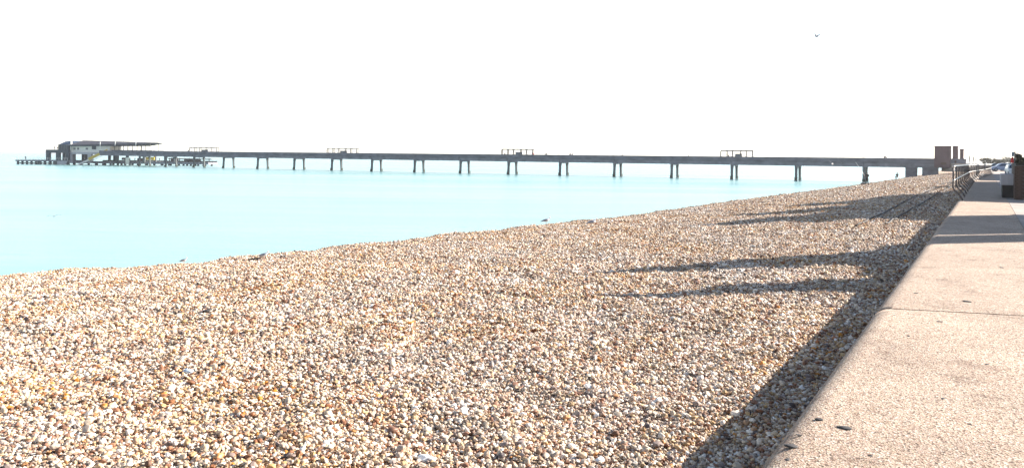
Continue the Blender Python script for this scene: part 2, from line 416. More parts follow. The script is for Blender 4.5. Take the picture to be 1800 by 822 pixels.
for i, (a, b, c) in enumerate(shapes):
    ic = N.new('GeometryNodeMeshIcoSphere'); ic.inputs['Radius'].default_value = .5; ic.inputs['Subdivisions'].default_value = 3
    nz = N.new('ShaderNodeTexNoise'); nz.noise_dimensions = '4D'; nz.inputs['Scale'].default_value = 1.7; nz.inputs['Detail'].default_value = 1.0
    nz.inputs['W'].default_value = i * 3.7
    nm = N.new('GeometryNodeInputPosition')
    sb = N.new('ShaderNodeVectorMath'); sb.operation = 'SUBTRACT'; sb.inputs[1].default_value = (.5, .5, .5)
    L.new(nz.outputs['Color'], sb.inputs[0])
    sc_ = N.new('ShaderNodeVectorMath'); sc_.operation = 'SCALE'; sc_.inputs['Scale'].default_value = .75
    L.new(sb.outputs[0], sc_.inputs[0])
    sp = N.new('GeometryNodeSetPosition'); L.new(ic.outputs['Mesh'], sp.inputs['Geometry']); L.new(sc_.outputs[0], sp.inputs['Offset'])
    tr = N.new('GeometryNodeTransform'); tr.inputs['Scale'].default_value = (a, b, c); L.new(sp.outputs[0], tr.inputs['Geometry'])
    sm = N.new('GeometryNodeSetShadeSmooth'); L.new(tr.outputs[0], sm.inputs[0])
    smt = N.new('GeometryNodeSetMaterial'); smt.inputs['Material'].default_value = M['peb']; L.new(sm.outputs[0], smt.inputs['Geometry'])
    g2 = N.new('GeometryNodeGeometryToInstance'); L.new(smt.outputs[0], g2.inputs[0]); L.new(g2.outputs[0], join.inputs[0])
iop = N.new('GeometryNodeInstanceOnPoints'); iop.inputs['Pick Instance'].default_value = True
def named(n, t):
    a = N.new('GeometryNodeInputNamedAttribute'); a.data_type = t; a.inputs['Name'].default_value = n; return a.outputs['Attribute']
L.new(gi.outputs[0], iop.inputs['Points']); L.new(join.outputs[0], iop.inputs['Instance'])
L.new(named('pidx', 'INT'), iop.inputs['Instance Index'])
e2r = N.new('FunctionNodeEulerToRotation'); L.new(named('prot', 'FLOAT_VECTOR'), e2r.inputs[0]); L.new(e2r.outputs[0], iop.inputs['Rotation'])
L.new(named('psize', 'FLOAT'), iop.inputs['Scale'])
L.new(iop.outputs[0], go.inputs[0])
md = shingle.modifiers.new('scatter', 'NODES'); md.node_group = ng

# ------------------------------------------------------------------ sea wall with coping slabs, promenade, road
JK = -.241
def jy(Y0, c): return Y0 + JK * (c + .9)
prof = []            # (c, z) from the landward seam over the nosing down the face
prof.append((.85, PROM)); prof.append((.0, PROM)); prof.append((-.925, PROM))
RN = .19; Dp = .98
for k in range(1, 9):
    a = k / 8 * math.pi / 2
    prof.append((-(Dp - RN + RN * math.sin(a)) / CA, PROM - RN + RN * math.cos(a)))
prof.append((prof[-1][0], 2.3))
wallr = empty('sea_wall', (0, 0, 0))
tag(wallr, 'pale aggregate concrete sea wall with rounded top edge beside the shingle', 'sea wall')
ys0 = [7.8 + 12.1 * n for n in range(-2, 14)]
for i in range(len(ys0) - 1):
    g = .017; near = i in (1, 2, 3)
    ns = 84 if near else 20
    pf = prof + [(.85, 2.3)]; n = len(pf); V = []; Fs = []; flat = []
    for k in range(ns + 1):
        t = k / ns
        for j, (c, z) in enumerate(pf):
            Ya = jy(ys0[i] + g, c); Yb = jy(ys0[i + 1] - g, c); Y = Ya + (Yb - Ya) * t; X = line(c, Y)
            if near and 2 <= j <= 11:
                d = .0045 * (noise.noise(Vector((X * 2.1, Y * 2.1, z * 3))) + .6 * noise.noise(Vector((X * 9, Y * 9, z * 9))))
                if k in (0, ns): d -= .006
                X += d * CA * (j > 2); Y -= d * SA * (j > 2) * 0; z += -abs(d) * .6 if j < 8 else 0
            V.append((X, Y, z))
    for k in range(ns):
        for j in range(n): Fs.append((k * n + j, k * n + (j + 1) % n, (k + 1) * n + (j + 1) % n, (k + 1) * n + j)); flat.append(not (2 <= j <= 10))
    Fs.append(tuple(range(n))); Fs.append(tuple(ns * n + q for q in range(n - 1, -1, -1))); flat += [True, True]
    mb = MB(); mb.v = V; mb.f = Fs; mb.sm = [not q for q in flat]
    link('slab', mb.mesh('slab'), M['conc'], wallr)
# core of the wall under the slabs, down into the beach
mb = MB(); V = []
for Y0 in (-20, 164.4):
    for c, z in ((-1.075, 3.19), (-1.075, 1.0), (.9, 1.0), (.9, 3.30)):
        V.append((line(c, Y0), Y0, z))
mb.add(V, [(0, 1, 5, 4), (1, 2, 6, 5), (2, 3, 7, 6), (3, 0, 4, 7), (0, 3, 2, 1), (4, 5, 6, 7)])
mb.build('core', M['joint'], wallr)
# far wall beyond the slabs
def strip(name, c0, c1, Y0, Y1, z0, z1, m, lab, kind='structure', step=None):
    mb = MB(); V = []
    for Y in (Y0, Y1):
        V += [(line(c0, Y), Y, z0), (line(c0, Y), Y, z1), (line(c1, Y), Y, z1), (line(c1, Y), Y, z0)]
    mb.add(V, [(0, 1, 5, 4), (1, 2, 6, 5), (2, 3, 7, 6), (3, 0, 4, 7), (0, 3, 2, 1), (4, 5, 6, 7)])
    o = mb.build(name, m); tag(o, lab, None, None, kind); return o
strip('promenade', .865, 3.6, -25, 900, 2.4, PROM - .004, M['pave'], 'pale concrete promenade behind the sea wall slabs')
strip('kerb', 3.6, 3.75, -25, 900, 2.4, PROM + .004, M['benchc'], 'concrete kerb along the seafront road')
strip('road', 3.75, 8.3, -25, 900, 2.3, PROM - .12, M['road'], 'asphalt seafront road')
strip('pavement', 8.3, 9.9, -25, 900, 2.3, PROM, M['pave'], 'pavement in front of the seafront houses')
me = bpy.data.meshes.new('ground')
me.from_pydata([(line(9.8, -60), -60, PROM - .03), (line(9.8, 2500), 2500, PROM - .03), (6000, 2500, PROM - .03), (6000, -60, PROM - .03)], [], [(0, 3, 2, 1)])
tag(link('ground', me, M['soil']), 'flat land behind the seafront road', None, None, 'structure')
strip('far_promenade', -1.1, .864, 165.4, 900, 1.0, PROM - .01, M['pave'], 'promenade running on beyond the pier')

# dark bits lying on the slabs
def lump(name, loc, size, m, seed=0, flat=.5, elong=1.0, rz=0.0):
    bm = bmesh.new(); bmesh.ops.create_icosphere(bm, subdivisions=3, radius=.5)
    for v in bm.verts:
        n = noise.noise(v.co * 2.2 + Vector((seed, seed * 2.1, 0)))
        v.co *= (1 + .38 * n); v.co.x *= elong; v.co.z *= flat; v.co *= size
    me = bpy.data.meshes.new(name); bm.to_mesh(me); bm.free()
    return link(name, me, m, None, loc, rz, True)
M['darkstone'] = mat('dark_stone', (.05, .045, .045), .8, .2, 30)
for i, (x, y, s, el, lab) in enumerate([(1440, 737, .032, 1.6, 'small dark chip of stone nearest the rounded edge of the sea wall'),
        (1485, 752, .042, 1.9, 'long dark flake lying on the concrete between two smaller chips'),
        (1391, 783, .046, 1.5, 'largest dark chip, low on the rounded wall edge near the bottom of the picture'),
        (1700, 530, .05, 1.7, 'dark flake on the slab just beyond the joint')]):
    Z = 1.45 * F / ((y - 278.5) - ROLL * (x - 900)); pt = at(x, y, Z)
    dz = -.003 if i == 2 else 0
    tag(lump('stone_chip', (pt.x, pt.y, PROM + .004 + dz), s, M['darkstone'], i + 3, .3, el, -.5), lab, 'stone', 'dark chips lying on the sea wall')

for i, (x, y, s) in enumerate([(1405, 763, .018), (1652, 565, .03), (1610, 515, .03), (1735, 640, .022), (1658, 700, .02), (1385, 806, .02), (1597, 590, .02), (1760, 470, .04), (1705, 745, .014), (1530, 800, .014)]):
    Z = 1.45 * F / ((y - 278.5) - ROLL * (x - 900)); pt = at(x, y, Z)
    tag(lump('stone_chip', (pt.x, pt.y, PROM + .002 - (.004 if x < 1410 else 0)), s, M['darkstone'], i + 40, .25, 1.8, -.4 + .3 * i), 'tiny dark speck of grit lying on the sea wall top', 'grit', 'tiny specks of grit on the sea wall')
# notable larger pebbles on the beach
def on_beach(x, y):
    best = (1e9, None); Z = 2.5
    while Z < 260:
        pt = at(x, y, Z); zb = float(beach_z(pt.x, pt.y)); gap = pt.z - zb
        if gap <= 0: best = (0, (pt.x, pt.y, zb)); break
        if gap < best[0]: best = (gap, (pt.x, pt.y, zb))
        Z *= 1.0025
    return Vector(best[1])
M['s_blue'] = mat('blue_grey_stone', (.40, .50, .62), .5, .1, 20); M['s_or'] = mat('orange_flint', (.55, .26, .09), .55, .15, 20)
M['s_wh'] = mat('white_flint', (.82, .80, .76), .55, .06, 20); M['s_br'] = mat('brown_flint', (.20, .10, .06), .55, .15, 20)
for i, (x, y, s, m, lab) in enumerate([(331, 655, .085, 's_blue', 'large blue grey pebble on the left part of the beach'),
        (365, 549, .12, 'darkstone', 'near black pebble left of the middle, well up the beach'),
        (70, 571, .10, 'darkstone', 'near black pebble close to the left side of the picture'),
        (203, 700, .075, 's_or', 'orange brown flint left of the blue grey pebble'),
        (690, 759, .085, 's_br', 'dark brown rounded flint low in the middle of the beach'),
        (944, 618, .11, 's_br', 'big brown flint in the middle of the beach'),
        (745, 808, .075, 's_wh', 'large white flint at the bottom of the picture beside a brown one'),
        (1055, 812, .07, 's_wh', 'white flint near the bottom, left of the wall shadow'),
        (384, 805, .07, 's_or', 'orange flint near the bottom left corner')]):
    pt = on_beach(x, y); tag(lump('large_pebble', (pt.x, pt.y, pt.z + s * .2), s, M[m], i + 20, .65, 1.25, i), lab, 'pebble', 'larger flints among the shingle')

# cables on the shingle
for k, (pts, lab) in enumerate([([(1505, 400), (1537, 384), (1580, 362), (1622, 340), (1655, 326), (1682, 316)], 'dark cable lying on the shingle, the one farther from the wall'),
                 ([(1556, 396), (1580, 383), (1612, 364), (1648, 342), (1670, 331), (1687, 324)], 'dark cable lying on the shingle, the one nearer the wall')]):
    P3 = [on_beach(*q) + Vector((0, 0, .07)) for q in pts]
    fine = []
    for a, b in zip(P3, P3[1:]):
        for t in range(6):
            c = a.lerp(b, t / 6); fine.append((c.x, c.y, float(beach_z(c.x, c.y)) + .07 + .01 * math.sin(t * 2 + k)))
    mb = MB(); mb.tube(fine, .032, 5); tag(mb.build('cable', M['cable']), lab, 'cable', 'cables on the shingle')

# ------------------------------------------------------------------ bowed railing
RY0, RY1 = 30.6, 112.0
def edge_x(Y):
    X = line(-.93, Y)
    if Y > 62: X += .045 * (Y - 62) - 0.0001 * (Y - 62) ** 2
    return X
out = Vector((-CA, SA, 0))
def rpt(Y, off, z): 
    return Vector((edge_x(Y), Y, PROM + z)) + out * off
Sshape = [(-.02, 0.0), (.0, .07), (.05, .16), (.14, .27), (.25, .38), (.30, .50), (.305, .62), (.30, .76)]
Sfull = Sshape + [(.30, 1.0), (.30, 1.28)]
railing = empty('railing', (edge_x(RY0), RY0, PROM))
tag(railing, 'long bowed metal railing with pale handrail along the sea wall edge', 'railing')
inv = Matrix.Translation(-Vector(railing.location))
def local(v): return Vector(v) - Vector(railing.location)
bases = {}
def post_mesh(r, shape):
    mb = MB(); mb.tube([out * o + Vector((0, 0, z)) for o, z in shape], r, 6); return mb.mesh('post')
pm = post_mesh(.033, Sfull); bmh = None
Y = RY0
while Y < RY1:
    link('post', pm, M['rail'], railing, local(rpt(Y, 0, 0))); Y += 3.1
ysr = np.linspace(RY0 - .05, RY1, 60)
for nm, off, z, r, m in (('handrail', .30, 1.30, .05, 'railtop'), ('middle_rail', .29, .76, .032, 'railtop'), ('bottom_rail', .06, .12, .02, 'rail')):
    mb = MB(); mb.tube([local(rpt(y, off, z)) for y in ysr], r, 8); mb.build(nm, M[m], railing)

# ------------------------------------------------------------------ bench block and brick wall at the right
def frame_at(c, Y): return Vector((line(c, Y), Y, PROM))
WROT = -math.atan(MW)        # local +Y runs along the wall
b0 = frame_at(.62, 33.2)
bench = empty('concrete_bench', b0, WROT)
tag(bench, 'solid grey concrete bench on a recessed base coloured dark as shade beside the promenade', 'bench')
mb = MB(); mb.box(0, .56, 0, 2.4, .53, 1.0, .02); mb.build('seat_block', M['benchc'], bench)
mb = MB(); mb.box(.06, .56, .05, 2.35, 0.002, .528); mb.build('base', M['darkbase'], bench)  # coloured dark in place of the shaded hollow under the seat
wl0 = empty('brick_wall', frame_at(1.22, 31.6), WROT)
tag(wl0, 'dark brick wall with a taller grey brick pier at the right edge of the picture', 'wall')
mb = MB(); mb.box(0, .33, 0, 7, .002, 1.38); mb.build('mortar_core', M['mortar'], wl0)
mb = MB(); mb.box(-.02, .36, -.02, 7.02, 1.384, 1.45, .01); mb.build('coping', M['darkbase'], wl0)
bm_ = MB(); bm_.box(-.107, .107, -.05, .05, -.0325, .0325, .004); brick_me = bm_.mesh('brick'); brick_me.materials.append(M['darkstone'])
M['dbrick'] = mat('dark_brick', (.10, .06, .045), .85, .3, 9, .3, 40)
brick_me.materials.clear(); brick_me.materials.append(M['dbrick'])
for r in range(18):
    for k in range(2):
        x = -.0 + (.0 if r % 2 else .11) + k * .225
        x = min(max(x, .105), .235) if k < 2 else x
        if k == 1 and r % 2 == 0: continue
        o = link('brick', brick_me, None, wl0, (x if r % 2 == 0 else (.055 + k * .22), -.012, .04 + r * .075))
for r in range(18):
    for k in range(12):
        o = link('brick', brick_me, None, wl0, (-.012, .12 + k * .225 + (.11 if r % 2 else 0), .04 + r * .075), R(90))
pier2 = MB(); pier2.box(.36, 1.05, -.10, .6, .002, 1.72); pier2.build('pier_core', M['mortar'], wl0)
bm2 = MB(); bm2.box(-.107, .107, -.05, .05, -.0325, .0325, .004); bme2 = bm2.mesh('brick'); bme2.materials.append(M['brick2'])
for r in range(22):
    for k in range(3):
        link('brick', bme2, None, wl0, (.47 + k * .225 + (.0 if r % 2 else -.0), -.112, .04 + r * .075))
mb = MB(); mb.box(.32, 1.09, -.19, .64, 1.724, 1.80, .015); mb.build('cap', M['brick2'], wl0)

# ------------------------------------------------------------------ pier
def pz(x): return 6624.0 / (16.9 + .0118 * x)
def ppt(x, z): Z = pz(x); return Vector(((x - 900) * Z / F, Z, z))
PA = ppt(1672, 0); PB = ppt(196, 0)
pd = (PB - PA); PL = pd.length; pd.normalize(); pn = Vector((-pd.y, pd.x, 0))
if pn.y < 0: pn = -pn                   # away from the camera
def sof(x):
    """distance along the pier seen at pixel column x"""
    q = ppt(x, 0); return (q - PA).dot(pd)
def ptop(s): return 5.72 + .68 * s / PL
prot = math.atan2(pd.y, pd.x)
pier = empty('pier', PA, prot)     # local x along the pier out to sea, local y: toward camera is positive or negative
tag(pier, 'long grey concrete pier on paired legs stretching across the sea', 'pier')
ysgn = 1 if (Matrix.Rotation(prot, 3, 'Z') @ Vector((0, 1, 0))).dot(pn) < 0 else -1   # local y that faces the camera
bents = [350, 402, 462, 526, 592, 662, 737, 817, 901, 991, 1086, 1186, 1291, 1403, 1521]
ss = sorted(sof(x) for x in bents)
ss = [10] + ss; 
d0 = ss[-1] - ss[-2]
ss_end = [ss[-1] + d0, ss[-1] + 2 * d0]
ss_all = ss + [s for s in ss_end if s < PL]
W2 = 3.0
def yy(v): return v * ysgn
def pbox(mb, x0, x1, y0, y1, z0, z1, b=0):
    a, c = sorted((yy(y0), yy(y1))); mb.box(x0, x1, a, c, z0, z1, b)
spans = [-3] + ss_all + [PL + 4]
for a, b in zip(spans, spans[1:]):
    zt = ptop((a + b) / 2)
    def sheared(y0, y1, h0, h1, name, m, gap=.04):
        V = []
        for x in (a + gap, b - gap):
            t = ptop(x)
            for y, h in ((y0, h0), (y1, h0), (y1, h1), (y0, h1)): V.append((x, yy(y), t + h))
        mb = MB(); mb.add(V, [(0, 1, 2, 3), (7, 6, 5, 4), (0, 4, 5, 1), (1, 5, 6, 2), (2, 6, 7, 3), (3, 7, 4, 0)])
        return mb.build(name, m, pier)
    sheared(-W2, W2, -1.45, -1.08, 'deck_slab', M['pier2'], .0)
    sheared(W2 + .01, W2 + .22, -1.24, 0, 'parapet', M['pier'])
    sheared(-W2 - .22, -W2 - .01, -1.24, 0, 'parapet', M['pier'])
    sheared(W2 - .5, W2 - .08, -2.12, -1.46, 'girder', M['pier2'], .1)
    sheared(-W2 + .08, -W2 + .5, -2.12, -1.46, 'girder', M['pier2'], .1)
    sheared(W2 + .225, W2 + .30, -.14, .05, 'capping', M['pier'], .01)
    if a > 0:
        mb = MB(); pbox(mb, a - .22, a + .22, W2 + .222, W2 + .30, ptop(a) - 1.35, ptop(a) + .10); mb.build('pilaster', M['pier'], pier)
leg_h = 3.9 + 1.8
def leg_mesh(sg):
    mb = MB(); V = []
    for z, y, hw, hx in ((0, .55, .36, .30), (-1.2, .45 - .05, .30, .30), (-leg_h, 0.0, .33, .33)):
        pass
    # top is inboard, foot outboard
    rings = [(0.0, 2.25, .36, .34), (-1.0, 2.32, .27, .28), (-leg_h, 2.62, .30, .30)]
    for z, y, hy, hx in rings:
        for dx, dy in ((-1, -1), (1, -1), (1, 1), (-1, 1)): V.append((dx * hx, yy(sg * y + dy * hy), z))
    Fs = [(3, 2, 1, 0)]
    for i in range(2):
        for k in range(4): Fs.append((i * 4 + k, i * 4 + (k + 1) % 4, i * 4 + 4 + (k + 1) % 4, i * 4 + 4 + k))
    Fs.append((8, 9, 10, 11)); mb.add(V, Fs); me = mb.mesh('leg'); me.materials.append(M['pileg']); return me
LM = {1: leg_mesh(1), -1: leg_mesh(-1)}
mbx = MB(); mbx.box(-.34, .34, -2.6, 2.6, -.28, 0, .05); CH = mbx.mesh('crosshead'); CH.materials.append(M['pier2'])
mbx = MB(); mbx.box(-.33, .33, -.33, .33, -.5, .45, .04); FT = mbx.mesh('tide_band'); FT.materials.append(M['weed'])
for s in ss_all[1:]:
    z = ptop(s) - 2.12
    c = link('crosshead', CH, None, pier, (s, 0, z))
    for sg in (1, -1):
        l = link('leg', LM[sg], None, c, (0, 0, -.28))
        f = link('tide_band', FT, None, c, (0, yy(sg * 2.61), -z + .3))
# abutment at the beach
for x0, x1, y0, y1 in ((7.0, 9.3, -2.3, 2.3), (2.6, 5.8, -2.5, 2.5)):
    mb = MB(); mb.box(x0, x1, y0, y1, .8, ptop(3) - 2.0, .05); mb.build('abutment', M['pier'], pier)
mb = MB(); mb.box(-14, -3.0, -2.6, 2.6, ptop(0) - 1.65, ptop(0) - 1.1); mb.build('approach_deck', M['pier2'], pier)
# windbreak frames on the deck
for x0, x1 in ((333, 381), (575, 627), (882, 936), (1267, 1323)):
    s0, s1 = sof(x1), sof(x0); z = ptop((s0 + s1) / 2) - 1.08
    fr = MB(); fr.box(s0, s1, -.1, .1, z + 2.52, z + 2.86); fr.box(s0, s1, -1.15, -.98, z + 2.58, z + 2.8)
    f = fr.build('windbreak', M['rust'], pier)
    n = 6
    for k in range(n):
        x = s0 + (s1 - s0) * k / (n - 1)
        if k in (2, 3): x += .25 * (k - 2.5) * 2
        pm_ = MB(); pm_.box(-.15, .15, -.15, .15, 0, 2.6); pm_.build('post', M['rust'], f, (x, 0, z))
        pm_ = MB(); pm_.box(-.09, .09, -.09, .09, 0, 2.6); pm_.build('post', M['rust'], f, (x + .3, -1.05, z))
    pm_ = MB(); pm_.box(s0 + (s1 - s0) * .33, s0 + (s1 - s0) * .55, -.03, .03, z + .2, z + 1.9); pm_.build('panel', M['glass'], f)

# gate buildings at the root of the pier
def gatehouse(s0, s1, z0, z1, y0, y1, lab, win=True):
    t = empty('gate_building', PA + pd * ((s0 + s1) / 2) + Vector((0, 0, z0)), prot); L_ = (s1 - s0) / 2
    a, b = sorted((yy(y0), yy(y1)))
    mb = MB(); mb.box(-L_, L_, a, b, 0, z1 - z0 - .18); mb.build('wall', M['brick'], t)
    mb = MB(); mb.box(-L_ - .1, L_ + .1, a - .1, b + .1, z1 - z0 - .178, z1 - z0, .03); mb.build('roof', M['brick'], t)
    if win:
        mb = MB(); c = yy(y1) ; e = .03 * ysgn
        mb.box(-L_ * .5, L_ * .2, min(c, c + e), max(c, c + e), .6, 1.2); mb.build('vent_panel', M['dbrick'], t)
    tag(t, lab, 'building', 'brown brick buildings at the pier entrance'); return t
zt = ptop(0)
def sp(x): return sof(x)
gatehouse(sp(1671.5), sp(1643.5), zt - 2.0, at(1650, 257, 183).z, -2.2, 3.4, 'largest brown brick block at the shore end of the pier')
gatehouse(sp(1684), sp(1675), zt - 1.6, at(1680, 257, 181).z, -2.2, 3.2, 'narrow brown brick block just right of the largest one')
gatehouse(sp(1694), sp(1687.5), zt - 1.0, at(1690, 262, 180).z, -2.0, 2.6, 'smallest and lowest brick block, the one nearest the railing', False)

# ------------------------------------------------------------------ pier head
HZ = 347.0
def hp(x, y): return at(x, y, HZ)
head = empty('landing_platform', (hp(190, 289).x, HZ, 0))
tag(head, 'stepped pier head with open lower landing stages and stair', 'pier head')
HX = head.location.x
def hb(x0, x1, y0, y1, d0, d1, name, m, parent=None, bev=0, loc=None):
    """box seen between photograph columns x0..x1 and rows y0 (top)..y1, from depth d0 to d1 behind the head's front"""
    A = hp(x0, y1); B = hp(x1, y0)
    mb = MB(); mb.box(A.x - HX, B.x - HX, d0, d1, A.z, B.z, bev); return mb.build(name, m, parent or head)
def piles(xs, y0, y1, d, r=.28, m='pileg', parent=None):
    for x in xs:
        A = hp(x, y1); B = hp(x, y0); mb = MB(); mb.box(A.x - HX - r, A.x - HX + r, d - r, d + r, -1.5 if y1 > 288 else A.z, B.z)
        mb.build('pile', M[m], parent)
# low landing stages
lo = hb(27, 118, 281.6, 283.2, 0, 16, 'landing_stage', M['pier2']); piles(range(29, 118, 8), 283.2, 289.5, 1, .34, 'pileg', lo); piles(range(32, 118, 11), 283.2, 289.5, 15, .34, 'pileg', lo)
bt = hb(27, 118, 286.3, 287.4, .9, 1.3, 'brace_beam', M['pileg'], lo)
lo2 = hb(118, 360, 285.6, 286.9, 4, 15, 'landing_stage', M['pier2']); piles(range(120, 360, 13), 286.9, 290, 4.6, .36, 'pileg', lo2); piles(range(126, 360, 15), 286.9, 290, 14, .36, 'pileg', lo2)
hb(150, 360, 283.3, 283.8, 14.6, 14.8, 'brace_beam', M['rust'], lo2)
hb(280, 358, 279.2, 280.2, 9, 15, 'brace_beam', M['rust'], lo2)
mbp = MB()
for x in np.arange(196, 358, 9.):
    A = hp(x, 285.6); B = hp(x, 277.5); mbp.box(A.x - HX - .13, A.x - HX + .13, 12, 12.26, A.z, B.z)
mbp.build('stanchions', M['rust'], lo2)
# handrail of the low stage
rl = MB(); A = hp(27, 281.6); B = hp(118, 281.6)
rl.tube([(A.x - HX, .3, A.z + 1.15), (B.x - HX, .3, B.z + 1.15)], .05, 5); rl.tube([(A.x - HX, .3, A.z + .6), (B.x - HX, .3, B.z + .6)], .04, 5)
for k in range(19):
    x = A.x + (B.x - A.x) * k / 18; rl.tube([(x - HX, .3, A.z), (x - HX, .3, A.z + 1.15)], .05, 5)
rl.build('handrail', M['white'], lo)
# upper terraces and their posts
up1 = hb(78, 118, 263.2, 268.4, 1, 16, 'terrace', M['dark'])
piles((81.5, 99, 116.5), 268.4, 281.6, 1.6, .75, 'dark', up1); piles((81.5, 99, 116.5), 268.4, 281.6, 14, .6, 'dark', up1)
up2 = hb(117, 196, 268.2, 270.8, 2, 18, 'terrace', M['benchc'])
piles((118.5, 153), 270.8, 287, 2.6, .8, 'benchc', up2); piles((135, 186), 270.8, 287, 9, .9, 'dark', up2); piles((160, 172), 270.8, 287, 16, .5, 'dark', up2)
up3 = hb(190, 262, 264.3, 268.4, 3, 15, 'terrace', M['dark'])
piles((198, 216, 246), 268.4, 287, 4, .5, 'pileg', up3); piles((262, 280, 296), 274, 288, 6, .45, 'pileg', up3)
# cafe building
cafe = empty('cafe_building', (hp(150, 268).x, HZ + 3, hp(150, 268.2).z)); CX = cafe.location.x; CZ0 = cafe.location.z
tag(cafe, 'white walled building with long dark overhanging roof on the pier head', 'building')
def cb(x0, x1, y0, y1, d0, d1, name, m, parent=None):
    A = hp(x0, y1); B = hp(x1, y0); mb = MB(); mb.box(A.x - CX, B.x - CX, d0, d1, A.z - CZ0, B.z - CZ0); return mb.build(name, m, parent or cafe)
wallc = cb(118.5, 186, 256, 268.1, .6, 11, 'wall', M['white'])
for x0, x1 in ((121, 125), (128, 131), (143, 147)):
    cb(x0, x1, 259.5, 263, .45, .6, 'window', M['glass'])
cb(154.5, 161.5, 254.5, 262.5, .3, .58, 'door', M['dark'])
glz = cb(97.5, 116.5, 254, 263.1, -1, 11, 'glazed_room', M['dark'])
mb = MB(); A = hp(98, 254); B = hp(116.6, 254); C_ = hp(104, 248); D_ = hp(118, 246.8)
mb.add([(A.x - CX, -1, A.z - CZ0), (B.x - CX, -1, A.z - CZ0), (D_.x - CX, 2, D_.z - CZ0), (C_.x - CX, 2, C_.z - CZ0),
        (A.x - CX, 11, A.z - CZ0), (B.x - CX, 11, A.z - CZ0), (D_.x - CX, 9, D_.z - CZ0), (C_.x - CX, 9, C_.z - CZ0)],
       [(0, 1, 2, 3), (7, 6, 5, 4), (0, 4, 5, 1), (1, 5, 6, 2), (2, 6, 7, 3), (3, 7, 4, 0)])
mb.build('glazed_roof', M['glass'], cafe)
for x in (99, 103.5, 108, 112.5): cb(x, x + .6, 254, 263, -1.08, -.98, 'mullion', M['rust'])
# long roof
mb = MB()
def rp(x, y, d): q = hp(x, y); return (q.x - CX, d, q.z - CZ0)
mb.add([rp(118, 254.5, -1.2), rp(262, 253.6, -1.2), rp(263, 250, 4.5), rp(130, 246, 4.5), rp(118, 254.5, 12), rp(262, 253.6, 12),
        rp(118, 257, -1.2), rp(236, 256, -1.2), rp(118, 257, 12), rp(236, 256, 12), rp(262, 251.2, -1.2), rp(262, 251.2, 12)],
       [(0, 10, 2, 3), (3, 2, 11, 4), (6, 7, 10, 0), (4, 11, 9, 8), (0, 3, 4), (6, 8, 9, 7), (7, 9, 11, 10), (10, 11, 2), (0, 4, 8, 6)])
mb.build('roof', M['roof'], cafe)
cb(117.3, 119, 247, 268, -.3, .55, 'post', M['white'])
for x in (172.5, 199, 235.5): cb(x - .6, x + .6, 248.5 if x > 180 else 249, 256 if x > 180 else 268, -1.35, -1.21, 'bracket', M['white'])
for x in (195, 203, 211, 219, 227, 235, 243, 250, 258):
    cb(x - .45, x + .45, 252, 264.2, 0, .3, 'post', M['rust'])
for x in (199, 223, 247, 255):
    cb(x - .35, x + .35, 252, 264.2, 10, 10.3, 'post', M['rust'])
brc = MB()
for x in (236, 243, 250, 256):
    a = Vector(rp(x, 257, .1)); b = Vector(rp(x + 4, 252.5, .1)); brc.tube([a, b], .1, 4)
brc.build('brace', M['rust'], cafe)
# stair
mb = MB()
def sq(x, y, d): q = hp(x, y); return Vector((q.x - HX, d, q.z))
st = MB()
st.add([sq(187, 262, .6), sq(187, 266.5, .6), sq(155, 282, .6), sq(153, 277.5, .6), sq(187, 262, 1.0), sq(187, 266.5, 1.0), sq(155, 282, 1.0), sq(153, 277.5, 1.0)],
       [(0, 1, 2, 3), (7, 6, 5, 4), (0, 4, 5, 1), (1, 5, 6, 2), (2, 6, 7, 3), (3, 7, 4, 0)])
stair = st.build('stair_panel', M['yellow'], head)
st = MB()
for k in range(14):
    a = sq(187 - k * 2.35, 267 + k * 1.2, 1.1); st.box(a.x - .35, a.x + .35, 1.02, 3, a.z - .12, a.z)
st.build('treads', M['white'], stair)
st = MB()
st.add([sq(155, 279, .8), sq(160, 281, .8), sq(138, 289, .8), sq(134, 288.6, .8), sq(155, 279, 2.8), sq(160, 281, 2.8), sq(138, 289, 2.8), sq(134, 288.6, 2.8)],
       [(0, 1, 2, 3), (7, 6, 5, 4), (0, 4, 5, 1), (1, 5, 6, 2), (2, 6, 7, 3), (3, 7, 4, 0)])
st.build('gangway', M['white'], head)
hb(101, 117, 283.3, 289, -.3, 0, 'fender', M['benchc'])
hb(215, 221, 277, 289, 2.8, 3.4, 'fender', M['white'])
hb(245, 262, 276, 281.5, 5, 5.6, 'boarding', M['yellow']); hb(228, 242, 278, 284, 7, 7.6, 'boarding', M['brick']); hb(283, 296, 277.5, 284.5, 10, 10.6, 'boarding', M['brick'])
hb(198, 212, 277, 281, 8, 8.4, 'boarding', M['brick']); hb(302, 332, 278.5, 283.2, 13, 13.4, 'boarding', M['benchc'])

